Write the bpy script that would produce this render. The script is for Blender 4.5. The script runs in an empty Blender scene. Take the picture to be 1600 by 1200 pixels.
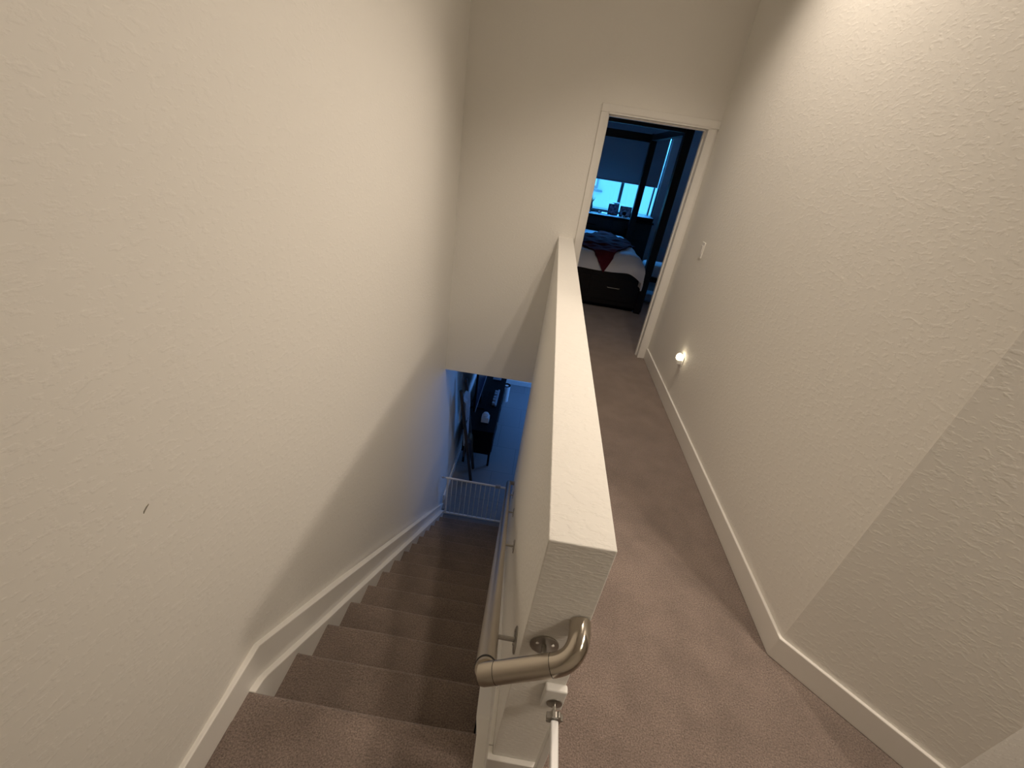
import bpy, bmesh, math, random
from mathutils import Vector, Matrix
random.seed(7)
PI = math.pi
scene = bpy.context.scene
C = scene.collection

# ------------------------------------------------------------------ camera
cam_data = bpy.data.cameras.new('camera')
cam_data.sensor_width = 36.0
cam_data.lens = 656.51 / 1600 * 36.0
cam_data.clip_start = 0.02
cam = bpy.data.objects.new('camera', cam_data)
C.objects.link(cam)
Rv = Vector((0.98574968, 0.09743623, 0.13712673))
Uv = Vector((-0.16713719, 0.47500684, 0.86396392))
Fv = Vector((-0.01904526, 0.87457114, -0.48452306))
m = Matrix(((Rv.x, Uv.x, -Fv.x, -0.10485), (Rv.y, Uv.y, -Fv.y, -0.57565), (Rv.z, Uv.z, -Fv.z, 1.71527), (0, 0, 0, 1)))
cam.matrix_world = m
scene.camera = cam

# ------------------------------------------------------------------ view and world
vs = scene.view_settings
vs.view_transform = 'Standard'; vs.look = 'None'; vs.gamma = 1.0; vs.exposure = 0.04; vs.use_curve_mapping = False
scene.cycles.use_denoising = True
scene.cycles.max_bounces = 10
scene.cycles.diffuse_bounces = 6
scene.cycles.sample_clamp_indirect = 4.0
w = bpy.data.worlds.new('daylight'); scene.world = w; w.use_nodes = True
bg = w.node_tree.nodes['Background']
bg.inputs['Color'].default_value = (0.10, 0.47, 1.0, 1); bg.inputs['Strength'].default_value = 2.2

def aim(o, d):
    o.rotation_euler = Vector(d).to_track_quat('-Z', 'Y').to_euler()
def spot(name, loc, power, color, angle, blend, r=0.04, d=(0, 0, -1)):
    l = bpy.data.lights.new(name, 'SPOT'); l.energy = power; l.color = color
    l.spot_size = math.radians(angle); l.spot_blend = blend; l.shadow_soft_size = r
    o = bpy.data.objects.new(name, l); o.location = loc; C.objects.link(o); aim(o, d); return o
def area(name, loc, d, sx, sy, power, color):
    l = bpy.data.lights.new(name, 'AREA'); l.energy = power; l.color = color
    l.shape = 'RECTANGLE'; l.size = sx; l.size_y = sy
    o = bpy.data.objects.new(name, l); o.location = loc; C.objects.link(o); aim(o, d); return o
WARM = (1.0, 0.85, 0.695)
spot('downlight_corridor', (0.59, 2.04, 3.58), 112, WARM, 106, 0.75, 0.05)
spot('downlight_middle', (0.90, 0.70, 3.55), 74, WARM, 130, 0.6, 0.05)
spot('downlight_landing', (1.97, -0.31, 2.97), 138, WARM, 88, 1.0, 0.10, (-2.8, 2.6, -2.9))
spot('fill_rear', (2.3, -1.2, 3.4), 195, WARM, 60, 1.0, 0.15, (-0.75, 1.5, -2.3))  # unseen fill spot, added to brighten the half wall end and angled wall
area('lower_daylight', (1.5, 6.1, -1.3), (-1, -0.1, -0.35), 1.0, 1.2, 27, (0.11, 0.34, 1.0))
area('sky_light', (1.0, 10.4, 3.1), (0, -1, -0.52), 4.0, 2.4, 1200, (0.06, 0.36, 1.0))

# ------------------------------------------------------------------ materials
MATS = {}
def mat(name, col, rough=0.6, metal=0.0, **k):
    if name in MATS: return MATS[name]
    mt = bpy.data.materials.new(name); mt.use_nodes = True
    nt = mt.node_tree; b = nt.nodes['Principled BSDF']
    b.inputs['Base Color'].default_value = (*col, 1); b.inputs['Roughness'].default_value = rough
    b.inputs['Metallic'].default_value = metal
    if k.get('spec') is not None: b.inputs['Specular IOR Level'].default_value = k['spec']
    if k.get('emit'):
        b.inputs['Emission Color'].default_value = (*k['emit'], 1); b.inputs['Emission Strength'].default_value = k.get('es', 1)
    tc = nt.nodes.new('ShaderNodeTexCoord')
    src = tc.outputs['Object']
    if k.get('stretch'):
        mp = nt.nodes.new('ShaderNodeMapping'); mp.inputs['Scale'].default_value = k['stretch']
        nt.links.new(src, mp.inputs[0]); src = mp.outputs[0]
    if k.get('var'):
        vsc, amt = k['var']
        n = nt.nodes.new('ShaderNodeTexNoise'); n.inputs['Scale'].default_value = vsc; n.inputs['Detail'].default_value = 3
        nt.links.new(src, n.inputs['Vector'])
        r = nt.nodes.new('ShaderNodeMapRange'); r.inputs[1].default_value = 0.3; r.inputs[2].default_value = 0.7
        r.inputs[3].default_value = 1 - amt; r.inputs[4].default_value = 1 + amt
        nt.links.new(n.outputs['Fac'], r.inputs[0])
        mx = nt.nodes.new('ShaderNodeVectorMath'); mx.operation = 'SCALE'; mx.inputs[0].default_value = col
        nt.links.new(r.outputs[0], mx.inputs['Scale']); nt.links.new(mx.outputs[0], b.inputs['Base Color'])
    if k.get('bump'):
        bs, st, dist = k['bump'][:3]
        n2 = nt.nodes.new('ShaderNodeTexNoise'); n2.inputs['Scale'].default_value = bs; n2.inputs['Detail'].default_value = 4
        nt.links.new(src, n2.inputs['Vector'])
        bp = nt.nodes.new('ShaderNodeBump'); bp.inputs['Strength'].default_value = st; bp.inputs['Distance'].default_value = dist
        h = n2.outputs['Fac']
        if len(k['bump']) > 3:      # plateau-like trowel marks
            cr = nt.nodes.new('ShaderNodeMapRange'); cr.interpolation_type = 'SMOOTHSTEP'
            cr.inputs[1].default_value = k['bump'][3]; cr.inputs[2].default_value = k['bump'][4]
            nt.links.new(h, cr.inputs[0]); h = cr.outputs[0]
        nt.links.new(h, bp.inputs['Height']); nt.links.new(bp.outputs[0], b.inputs['Normal'])
    MATS[name] = mt
    return mt

M_WALL = mat('painted_knockdown_wall', (0.81, 0.79, 0.745), 0.62, spec=0.3, bump=(55, 0.17, 0.003, 0.5, 0.66), stretch=(0.8, 0.65, 1.3))
M_WALL2 = mat('painted_half_wall', (0.81, 0.79, 0.745), 0.62, spec=0.3, bump=(75, 0.30, 0.003, 0.45, 0.62), stretch=(0.5, 0.8, 2.0))
M_TRIM = mat('white_trim_paint', (0.80, 0.78, 0.74), 0.38, spec=0.4)
M_CEIL = mat('ceiling_paint', (0.8, 0.78, 0.74), 0.8)
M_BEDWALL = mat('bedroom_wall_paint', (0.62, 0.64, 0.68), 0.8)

def carpet(name, col):
    mt = bpy.data.materials.new(name); mt.use_nodes = True
    nt = mt.node_tree; b = nt.nodes['Principled BSDF']; b.inputs['Roughness'].default_value = 0.95
    b.inputs['Specular IOR Level'].default_value = 0.1
    b.inputs['Sheen Weight'].default_value = 0.25
    tc = nt.nodes.new('ShaderNodeTexCoord')
    def noise(s, d, rough=0.6):
        n = nt.nodes.new('ShaderNodeTexNoise'); n.inputs['Scale'].default_value = s; n.inputs['Detail'].default_value = d
        n.inputs['Roughness'].default_value = rough
        nt.links.new(tc.outputs['Object'], n.inputs['Vector']); return n
    def mr(n, a, b_, c, d):
        r = nt.nodes.new('ShaderNodeMapRange'); r.inputs[1].default_value = a; r.inputs[2].default_value = b_
        r.inputs[3].default_value = c; r.inputs[4].default_value = d; nt.links.new(n.outputs['Fac'], r.inputs[0]); return r
    fine = mr(noise(190, 4, 0.75), 0.32, 0.68, 0.42, 1.58)
    big = mr(noise(5.5, 3), 0.35, 0.65, 0.88, 1.1)
    mu = nt.nodes.new('ShaderNodeMath'); mu.operation = 'MULTIPLY'
    nt.links.new(fine.outputs[0], mu.inputs[0]); nt.links.new(big.outputs[0], mu.inputs[1])
    sc = nt.nodes.new('ShaderNodeVectorMath'); sc.operation = 'SCALE'; sc.inputs[0].default_value = col
    nt.links.new(mu.outputs[0], sc.inputs['Scale']); nt.links.new(sc.outputs[0], b.inputs['Base Color'])
    bp = nt.nodes.new('ShaderNodeBump'); bp.inputs['Strength'].default_value = 0.9; bp.inputs['Distance'].default_value = 0.008
    nb = noise(110, 4, 0.7)
    nt.links.new(nb.outputs['Fac'], bp.inputs['Height']); nt.links.new(bp.outputs[0], b.inputs['Normal'])
    MATS[name] = mt; return mt
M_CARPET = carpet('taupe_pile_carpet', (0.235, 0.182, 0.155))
M_CARPET2 = carpet('shaded_stair_carpet', (0.20, 0.154, 0.128))  # same carpet, with the dimmer stair light put into its colour

def tile_mat():
    mt = bpy.data.materials.new('grey_floor_tile'); mt.use_nodes = True
    nt = mt.node_tree; b = nt.nodes['Principled BSDF']; b.inputs['Roughness'].default_value = 0.35
    tc = nt.nodes.new('ShaderNodeTexCoord')
    br = nt.nodes.new('ShaderNodeTexBrick'); br.offset = 0.5
    br.inputs['Color1'].default_value = (0.25, 0.25, 0.25, 1); br.inputs['Color2'].default_value = (0.23, 0.23, 0.235, 1)
    br.inputs['Mortar'].default_value = (0.17, 0.17, 0.17, 1)
    br.inputs['Scale'].default_value = 1.0; br.inputs['Mortar Size'].default_value = 0.004
    br.inputs['Brick Width'].default_value = 0.6; br.inputs['Row Height'].default_value = 0.6
    nt.links.new(tc.outputs['Object'], br.inputs['Vector']); nt.links.new(br.outputs['Color'], b.inputs['Base Color'])
    return mt
M_TILE = tile_mat()
M_STEEL = mat('brushed_stainless_steel', (0.50, 0.45, 0.38), 0.30, 1.0, bump=(60, 0.08, 0.001), stretch=(1, 8, 1))
M_POL = mat('polished_elbow_steel', (0.52, 0.47, 0.40), 0.16, 1.0)
M_CHROME = mat('chrome', (0.7, 0.68, 0.64), 0.12, 1.0)
M_GAP = mat('dark_joint', (0.02, 0.018, 0.015), 0.8)
M_WPLAST = mat('white_plastic', (0.82, 0.81, 0.78), 0.4)
M_WGLOSS = mat('white_gloss_enamel', (0.88, 0.88, 0.88), 0.22)
M_GREYM = mat('grey_metal', (0.42, 0.40, 0.37), 0.35, 1.0)
M_ESP = mat('espresso_wood', (0.008, 0.007, 0.008), 0.42, spec=0.35, var=(6, 0.3), stretch=(1, 8, 8))
M_BLACK = mat('black_lacquer', (0.005, 0.005, 0.007), 0.55, spec=0.08)
M_SHEET = mat('white_cotton_duvet', (0.78, 0.78, 0.80), 0.85, bump=(14, 0.3, 0.01))
M_RED = mat('burgundy_knit', (0.10, 0.014, 0.022), 0.95, spec=0.05, bump=(90, 0.5, 0.004))
M_BLUEC = mat('light_blue_blanket', (0.42, 0.52, 0.62), 0.9, bump=(40, 0.4, 0.006))
M_DARKC = mat('charcoal_blanket', (0.035, 0.035, 0.045), 0.95)
M_OLIVE = mat('olive_brown_blanket', (0.085, 0.075, 0.05), 0.95)
M_WOODD = mat('dark_ladder_wood', (0.035, 0.025, 0.02), 0.6)
M_SHADE = mat('grey_roller_fabric', (0.34, 0.35, 0.38), 0.9)
M_FRAMEW = mat('window_frame_bronze', (0.10, 0.11, 0.11), 0.5)
M_SCREEN = mat('black_glass_screen', (0.003, 0.005, 0.03), 0.25)
M_PAPERW = mat('white_card', (0.75, 0.75, 0.76), 0.7)
M_SILV = mat('silver_grey', (0.35, 0.36, 0.40), 0.4)
M_GREEN = mat('pale_leaf', (0.55, 0.62, 0.40), 0.6)
M_CERAM = mat('dark_ceramic', (0.10, 0.11, 0.12), 0.3)
M_BULB = mat('glowing_bulb', (1, 0.95, 0.85), 0.4, emit=(1.0, 0.86, 0.6), es=9)
M_PIC = mat('photo_print_blue', (0.60, 0.66, 0.90), 0.3, var=(22, 0.7))
M_PIC2 = mat('photo_print_dark', (0.28, 0.27, 0.40), 0.3, var=(25, 0.8))
M_FACADE = mat('pale_stucco', (0.80, 0.86, 0.80), 0.9)
M_FACADE2 = mat('grey_stucco_trim', (0.30, 0.36, 0.36), 0.9)

def glass_mat():
    mt = bpy.data.materials.new('window_glass'); mt.use_nodes = True
    nt = mt.node_tree; nt.nodes.clear()
    o = nt.nodes.new('ShaderNodeOutputMaterial'); mx = nt.nodes.new('ShaderNodeMixShader'); mx.inputs[0].default_value = 0.06
    t = nt.nodes.new('ShaderNodeBsdfTransparent'); t.inputs[0].default_value = (0.93, 0.97, 0.97, 1)
    g = nt.nodes.new('ShaderNodeBsdfGlossy'); g.inputs['Roughness'].default_value = 0.02
    nt.links.new(t.outputs[0], mx.inputs[1]); nt.links.new(g.outputs[0], mx.inputs[2]); nt.links.new(mx.outputs[0], o.inputs[0])
    return mt
M_GLASS = glass_mat()

# ------------------------------------------------------------------ geometry helpers
def hwx(y): return 0.0194 * min(max(y, 0), 3.53) / 3.53          # the half wall drifts a little to the right
def lby(x): return 3.5317 + 0.0197 * x                           # the end wall is not quite square
def lwall(y, z):                                                 # left wall plane
    g = min(max((z + 2.43) / 1.93, 0), 1); g = g * g * (3 - 2 * g)
    return -0.852 - 0.0964 * max(y, 0) / 3.53 * g

def add_box(bm, x0, x1, y0, y1, z0, z1, fn=None):
    vs_ = [bm.verts.new((x, y, z)) for x in (x0, x1) for y in (y0, y1) for z in (z0, z1)]
    for f in ((0, 1, 3, 2), (4, 6, 7, 5), (0, 4, 5, 1), (2, 3, 7, 6), (0, 2, 6, 4), (1, 5, 7, 3)):
        bm.faces.new([vs_[i] for i in f])
    if fn:
        for v in vs_: v.co = Vector(fn(*v.co))
    return vs_
def add_tube(bm, pts, r, n=20, caps=True, radii=None):
    pts = [Vector(p) for p in pts]; rings = []
    up = None
    for i, p in enumerate(pts):
        if i == 0: t = pts[1] - p
        elif i == len(pts) - 1: t = p - pts[i - 1]
        else: t = (pts[i + 1] - p).normalized() + (p - pts[i - 1]).normalized()
        t.normalize()
        if up is None:
            up = Vector((0, 0, 1)) if abs(t.z) < 0.9 else Vector((1, 0, 0))
        a = t.cross(up).normalized(); up = a.cross(t).normalized()
        rr = radii[i] if radii else r
        rings.append([bm.verts.new(p + rr * (math.cos(2 * PI * k / n) * a + math.sin(2 * PI * k / n) * up)) for k in range(n)])
    for i in range(len(rings) - 1):
        for k in range(n):
            bm.faces.new((rings[i][k], rings[i][(k + 1) % n], rings[i + 1][(k + 1) % n], rings[i + 1][k]))
    if caps:
        bm.faces.new(rings[0][::-1]); bm.faces.new(rings[-1])
def add_prism(bm, poly, axis, a, b, fn=None):
    """polygon in the two other axes, extruded along axis from a to b"""
    def P(u, v, t):
        return {'x': (t, u, v), 'y': (u, t, v), 'z': (u, v, t)}[axis]
    r0 = [bm.verts.new(P(u, v, a)) for u, v in poly]; r1 = [bm.verts.new(P(u, v, b)) for u, v in poly]
    n = len(poly)
    for i in range(n): bm.faces.new((r0[i], r0[(i + 1) % n], r1[(i + 1) % n], r1[i]))
    bm.faces.new(r0[::-1]); bm.faces.new(r1)
    if fn:
        for v in r0 + r1: v.co = Vector(fn(*v.co))
def add_lathe(bm, prof, cx, cy, cz, n=24):
    rings = []
    for r, z in prof:
        rings.append([bm.verts.new((cx + r * math.cos(2 * PI * k / n), cy + r * math.sin(2 * PI * k / n), cz + z)) for k in range(n)])
    for i in range(len(rings) - 1):
        for k in range(n):
            bm.faces.new((rings[i][k], rings[i][(k + 1) % n], rings[i + 1][(k + 1) % n], rings[i + 1][k]))
    bm.faces.new(rings[0][::-1]); bm.faces.new(rings[-1])
def add_grid(bm, fn, nu, nv):
    g = [[bm.verts.new(fn(i / nu, j / nv)) for j in range(nv + 1)] for i in range(nu + 1)]
    for i in range(nu):
        for j in range(nv):
            bm.faces.new((g[i][j], g[i + 1][j], g[i + 1][j + 1], g[i][j + 1]))

def obj(name, bm, material, parent=None, smooth=False, bevel=0, solid=0, sub=0):
    bmesh.ops.recalc_face_normals(bm, faces=bm.faces)
    me = bpy.data.meshes.new(name); bm.to_mesh(me); bm.free()
    me.materials.append(material)
    o = bpy.data.objects.new(name, me); C.objects.link(o)
    if parent:
        o.parent = parent
        o.matrix_parent_inverse = parent_inv(parent)
    if smooth:
        for p in me.polygons: p.use_smooth = True
    if solid:
        md = o.modifiers.new('solid', 'SOLIDIFY'); md.thickness = solid; md.offset = 0
    if bevel:
        md = o.modifiers.new('bevel', 'BEVEL'); md.width = bevel; md.segments = 3; md.limit_method = 'ANGLE'
        md.angle_limit = math.radians(40); md.harden_normals = False
    if sub:
        md = o.modifiers.new('sub', 'SUBSURF'); md.levels = sub; md.render_levels = sub
    if smooth:
        md = o.modifiers.new('es', 'EDGE_SPLIT'); md.split_angle = math.radians(45)
    return o
def parent_inv(p):
    return world_of(p).inverted()
def world_of(o):
    own = Matrix.Translation(o.location)
    return world_of(o.parent) @ o.matrix_parent_inverse @ own if o.parent else own
def tag(o, label, cat, group=None, kind=None):
    if label: o['label'] = label
    if cat: o['category'] = cat
    if group: o['group'] = group
    if kind: o['kind'] = kind
    return o
def thing(name, label, cat, loc=(0, 0, 0), group=None):
    o = bpy.data.objects.new(name, None); o.location = loc; o.empty_display_size = 0.05; C.objects.link(o)
    return tag(o, label, cat, group)
def struct(name, bm, mt, label=None, parent=None, **k):
    o = obj(name, bm, mt, parent, **k); o['kind'] = 'structure'
    if label: o['label'] = label
    return o
B = bmesh.new
def copy_part(src, parent, delta):
    c = src.copy(); C.objects.link(c); c.parent = parent; c.matrix_parent_inverse = Matrix.Identity(4)
    return c

# ------------------------------------------------------------------ the setting
ZF = -2.43            # lower floor
CZ = 3.6              # stairwell ceiling
R = 1.14
RISE, RUN, Y1 = 0.1736, 0.2264, 0.0916
U45 = Vector((math.cos(-0.7699), math.sin(-0.7699)))
K2 = (R + U45.x * 0.545, 0.5553 + U45.y * 0.545)   # second corner of the angled wall

# upper carpeted floor: corridor, landing, and on through the bedroom door
bm = B()
poly = [(-0.852, -1.8), (3.4, -1.8), (3.4, K2[1]), K2, (R, 0.5553), (R, 3.5), (3.2, 3.6), (3.2, 7.75), (-2.2, 7.75), (-2.2, 3.6), (0.2, 3.6), (0.2, 3.53), (0.135, 3.53), (0.135, 0.0), (-0.0, 0.0), (-0.0, Y1 - 0.03), (-0.852, Y1 - 0.03)]
add_prism(bm, poly, 'z', -0.28, 0.0)
struct('floor', bm, M_CARPET, 'taupe carpet of the upper landing, corridor and bedroom')
bm = B(); add_box(bm, -0.9, 3.0, -0.3, 6.95, ZF - 0.1, ZF)
struct('floor_lower', bm, M_TILE, 'grey tiled floor at the bottom of the stairs')

# left wall as a finely divided slab
bm = B()
ys = [-1.9, 0, 0.6, 1.2, 1.8, 2.4, 3.0, 3.54, 5.2, 6.95]; zs = [ZF - 0.1, -2.2, -1.9, -1.6, -1.3, -1.0, -0.75, -0.5, 0.5, 1.5, 2.6, CZ + 0.1]
ny, nz = len(ys) - 1, len(zs) - 1
f = lambda i, j: (lwall(min(ys[i], 3.53), zs[j]), ys[i], zs[j])
g0 = [[bm.verts.new(f(i, j)) for j in range(nz + 1)] for i in range(ny + 1)]
for i in range(ny):
    for j in range(nz):
        bm.faces.new((g0[i][j], g0[i + 1][j], g0[i + 1][j + 1], g0[i][j + 1]))
bmesh.ops.recalc_face_normals(bm, faces=bm.faces)
wl = struct('wall_left', bm, M_WALL, 'long cream wall left of the descending stairs', smooth=True)
md = wl.modifiers.new('thick', 'SOLIDIFY'); md.thickness = 0.1
# push the slab outward
for fc in wl.data.polygons:
    break
md.offset = -1 if wl.data.polygons[0].normal.x > 0 else 1

# end wall with header over the lower opening and the bedroom doorway
DX0, DX1, DZ = 0.236, 1.061, 2.071
bm = B(); sk = lambda x, y, z: (x, y + 0.0197 * x, z)
add_box(bm, -1.1, DX0, 3.5317, 3.65, -0.505, CZ, sk)
add_box(bm, DX0, DX1, 3.5317, 3.65, DZ, CZ, sk)
add_box(bm, DX1, R + 0.1, 3.5317, 3.65, -0.505, CZ, sk)
struct('wall_back', bm, M_WALL, 'cream end wall holding the bedroom doorway')
# half wall between stairs and corridor, standing on the lower floor
bm = B(); T = 0.1354; H = 1.07
add_box(bm, 0, T, 0, 3.5335, ZF, H, lambda x, y, z: (x + hwx(y), y, z))
struct('wall_middle', bm, M_WALL2, 'waist-high cream half wall between stairwell and corridor', bevel=0.003)
# right wall, angled wall, return wall
bm = B(); t = 0.1
n45 = Vector((-U45.y, U45.x))
poly = [(R, 3.66), (R, 0.5553), K2, (3.5, K2[1]), (3.5, K2[1] + t), (K2[0] + t * 0.4, K2[1] + t), (R + t, 0.5553 + t * 0.4), (R + t, 3.66)]
add_prism(bm, poly, 'z', -0.28, CZ)
struct('wall_right', bm, M_WALL, 'cream corridor wall bending outwards at the landing')
bm = B()
add_box(bm, -0.95, 3.5, -1.9, -1.8, -0.28, CZ)
struct('wall_front', bm, M_WALL)
bm = B(); add_box(bm, 3.4, 3.5, -1.8, K2[1], -0.28, CZ)
struct('wall_landing', bm, M_WALL)
bm = B(); add_box(bm, -1.1, 3.5, -1.9, 3.66, CZ, CZ + 0.1)
struct('ceiling', bm, M_CEIL)
# wall closing the void below the landing, and the lower room
bm = B(); add_box(bm, -0.86, 0.0, -0.1, Y1 - 0.04, ZF, -0.28)
struct('wall_understair', bm, M_WALL)
bm = B(); add_box(bm, -0.9, 3.0, 6.9, 7.0, ZF, -0.5); struct('wall_lower_back', bm, M_WALL, 'far wall of the lower room')
bm = B(); add_box(bm, 2.9, 3.0, 3.5, 6.9, ZF, -0.5); struct('wall_lower_right', bm, M_WALL)
bm = B(); add_box(bm, T + 0.02, 3.0, 3.45, 3.55, ZF, -0.5); struct('wall_lower_front', bm, M_WALL)
bm = B(); add_box(bm, -0.95, 3.0, 3.66, 7.0, -0.5, -0.29); struct('ceiling_lower', bm, M_CEIL)

# bedroom shell
WY = 7.75
WX0, WX1, WZ0, WZ1 = 0.30, 1.735, 0.95, 2.27
bm = B()
add_box(bm, -2.2, WX0, WY, WY + 0.12, 0, 2.75); add_box(bm, WX1, 3.2, WY, WY + 0.12, 0, 2.75)
add_box(bm, WX0, WX1, WY, WY + 0.12, 0, WZ0); add_box(bm, WX0, WX1, WY, WY + 0.12, WZ1, 2.75)
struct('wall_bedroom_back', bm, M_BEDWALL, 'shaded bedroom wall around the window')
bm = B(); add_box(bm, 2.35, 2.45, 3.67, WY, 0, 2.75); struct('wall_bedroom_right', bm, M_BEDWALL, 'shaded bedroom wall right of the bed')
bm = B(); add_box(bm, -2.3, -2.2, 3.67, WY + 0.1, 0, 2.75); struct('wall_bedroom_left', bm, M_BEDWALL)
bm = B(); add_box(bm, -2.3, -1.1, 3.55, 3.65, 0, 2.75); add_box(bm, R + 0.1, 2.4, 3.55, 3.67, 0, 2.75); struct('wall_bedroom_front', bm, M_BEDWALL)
bm = B(); add_box(bm, -2.3, 2.45, 3.67, WY + 0.12, 2.75, 2.85); struct('ceiling_bedroom', bm, M_CEIL)

# window_1: frame, mullions, pane
bm = B(); fr = 0.035
add_box(bm, WX0, WX1, WY + 0.03, WY + 0.08, WZ0, WZ0 + fr); add_box(bm, WX0, WX1, WY + 0.03, WY + 0.08, WZ1 - fr, WZ1)
add_box(bm, WX0, WX0 + fr, WY + 0.03, WY + 0.08, WZ0 + fr, WZ1 - fr)
add_box(bm, WX1 - 0.02, WX1, WY + 0.03, WY + 0.08, WZ0 + fr, WZ1 - fr)
win = struct('window_1', bm, M_FRAMEW, 'wide bedroom window half covered by a grey shade')
bm = B(); add_box(bm, 1.07, 1.12, WY + 0.025, WY + 0.085, WZ0 + fr, WZ1 - fr); obj('mullion', bm, M_FRAMEW, win)
bm = B(); add_box(bm, 1.645, 1.668, WY + 0.025, WY + 0.085, WZ0 + fr, WZ1 - fr); obj('mullion', bm, M_FRAMEW, win)
bm = B(); add_box(bm, WX0 + fr, WX1 - 0.02, WY + 0.054, WY + 0.058, WZ0 + fr, WZ1 - fr); obj('pane', bm, M_GLASS, win)
# roller shade
sh = thing('roller_shade', 'dark grey roller shade pulled halfway down the bedroom window', 'window shade', (0.98, WY - 0.03, 1.47))
bm = B(); add_box(bm, WX0 - 0.1, 1.688, WY - 0.016, WY - 0.013, 1.475, 2.36); obj('shade_fabric', bm, M_SHADE, sh)
bm = B(); add_box(bm, WX0 - 0.1, 1.688, WY - 0.022, WY - 0.008, 1.462, 1.478); obj('bottom_bar', bm, M_SHADE, sh, bevel=0.003)
bm = B(); add_tube(bm, [(WX0 - 0.12, WY - 0.03, 2.37), (1.70, WY - 0.03, 2.37)], 0.026); obj('roller', bm, M_SHADE, sh, smooth=True)

# door frame
bm = B(); cw = 0.062; y0, y1 = 3.5317 - 0.016, 3.5317
add_box(bm, DX0 - cw, DX0 - 0.004, y0, y1, 0, DZ + 0.004, sk)
add_box(bm, DX0 - cw, DX1 + 0.079, y0, y1, DZ + 0.004, DZ + cw, sk)
add_box(bm, DX1 + 0.004, DX1 + 0.064, y0, y1, 0, DZ + 0.004, sk)
dr = struct('door_1', bm, M_TRIM, 'white-cased doorway opening into the dark bedroom', bevel=0.004)
bm = B()
add_box(bm, DX0 - 0.012, DX0 + 0.004, y0 - 0.0, 3.66, 0, DZ, sk); add_box(bm, DX1 - 0.004, DX1 + 0.012, y0, 3.66, 0, DZ, sk)
add_box(bm, DX0 - 0.012, DX1 + 0.012, y0, 3.66, DZ - 0.004, DZ + 0.012, sk)
obj('door_jamb', bm, M_TRIM, dr)
bm = B()
add_box(bm, DX1 - 0.016, DX1 - 0.004, 3.58, 3.615, 0, DZ - 0.016, sk); add_box(bm, DX0 + 0.004, DX0 + 0.016, 3.58, 3.615, 0, DZ - 0.016, sk)
add_box(bm, DX0 + 0.004, DX1 - 0.004, 3.58, 3.615, DZ - 0.016, DZ - 0.004, sk)
obj('door_stop', bm, M_TRIM, dr, bevel=0.002)

# baseboards
BH = 0.1221; BT = 0.015
bm = B()      # right side with bend: offset polygon
def off_poly(pts, d):
    out = []
    for i, p in enumerate(pts):
        p = Vector(p); ns = []
        if i > 0: e = (p - Vector(pts[i - 1])).normalized(); ns.append(Vector((e.y, -e.x)))
        if i < len(pts) - 1: e = (Vector(pts[i + 1]) - p).normalized(); ns.append(Vector((e.y, -e.x)))
        n = sum(ns, Vector((0, 0))).normalized(); k = d / max(0.3, n.dot(ns[0])); out.append(tuple(p + n * k))
    return out
line = [(R, 3.535), (R, 0.5553), K2, (3.38, K2[1])]
add_prism(bm, line + off_poly(line, BT)[::-1], 'z', 0.0, BH)
struct('baseboard_right', bm, M_TRIM, 'tall white baseboard along the corridor and angled wall', bevel=0.004)
bm = B()      # left: level, then raking down the stairs
SL = 0.788
yb = 0.1763
def ltop(y): return BH if y < yb else BH - SL * (y - yb)
poly = [(-1.78, 0), (-1.78, BH), (yb, BH), (3.46, ltop(3.46)), (3.46, ltop(3.46) - 0.12), (yb, -0.1), (0.0, -0.1), (0.0, 0)]
add_prism(bm, poly, 'x', -0.875, -0.837)
struct('baseboard_left', bm, M_TRIM, 'white baseboard on the left wall raking down the stairs', bevel=0.004)
bm = B(); add_prism(bm, [(3.46, ZF), (3.46, ZF + 0.10), (6.88, ZF + 0.10), (6.88, ZF)], 'x', -0.875, -0.837)
struct('baseboard_lower_left', bm, M_TRIM, 'white baseboard along the left wall of the lower room', bevel=0.003)
bm = B(); add_box(bm, -0.83, 2.9, 6.885, 6.9, ZF, ZF + 0.10)
struct('baseboard_lower_back', bm, M_TRIM, bevel=0.003)
def rake(y): return -0.767 * (y - Y1) + 0.03
bm = B()
top = [(0.088, 0.004), (0.135, -0.006), (0.155, rake(0.155))] + [(3.32, rake(3.32) )]
bot = [(3.32, ZF), (3.05, ZF), (0.10, -0.42), (0.088, -0.3)]
add_prism(bm, top + bot, 'x', -0.86, -0.8155, lambda x, y, z: (x + (0.0075 * y if x > -0.84 else 0), y, z))
struct('trim_1', bm, M_TRIM, 'white stair skirt board stepping along the left wall', bevel=0.004)
bm = B()
def rx(x, y): return x + hwx(y)
poly = [(0.021, 0.0), (0.021, BH), (yb, BH), (3.46, ltop(3.46)), (3.46, ltop(3.46) - 0.12), (yb, -0.1), (0.0, -0.2)]
add_prism(bm, poly, 'x', -0.015, 0.0, lambda x, y, z: (rx(x, y), y, z))
struct('baseboard_middle', bm, M_TRIM, 'white baseboard on the stair side of the half wall', bevel=0.003)
bm = B()
add_prism(bm, [(-0.05, 0.004)] + top + bot + [(-0.05, -0.3)], 'x', -0.0585, -0.014, lambda x, y, z: (rx(x, y) if x > -0.03 else x - 0.004 + hwx(y) * 0.5 + (0.012 if y < 0.1 else 0), y, z))
struct('trim_2', bm, M_TRIM, 'white stair skirt board along the half wall', bevel=0.003)
bm = B()
line = [(T + hwx(3.5), 3.52), (T, 0.0), (0.0, 0.0), (0.0, 0.02)]
q = [(T + hwx(3.5) + BT, 3.52), (T + BT, -BT), (-BT, -BT), (-BT, 0.02)]
add_prism(bm, line + q[::-1], 'z', 0.0, BH)
struct('baseboard_front', bm, M_TRIM, 'white baseboard wrapping the end of the half wall', bevel=0.003)

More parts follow.
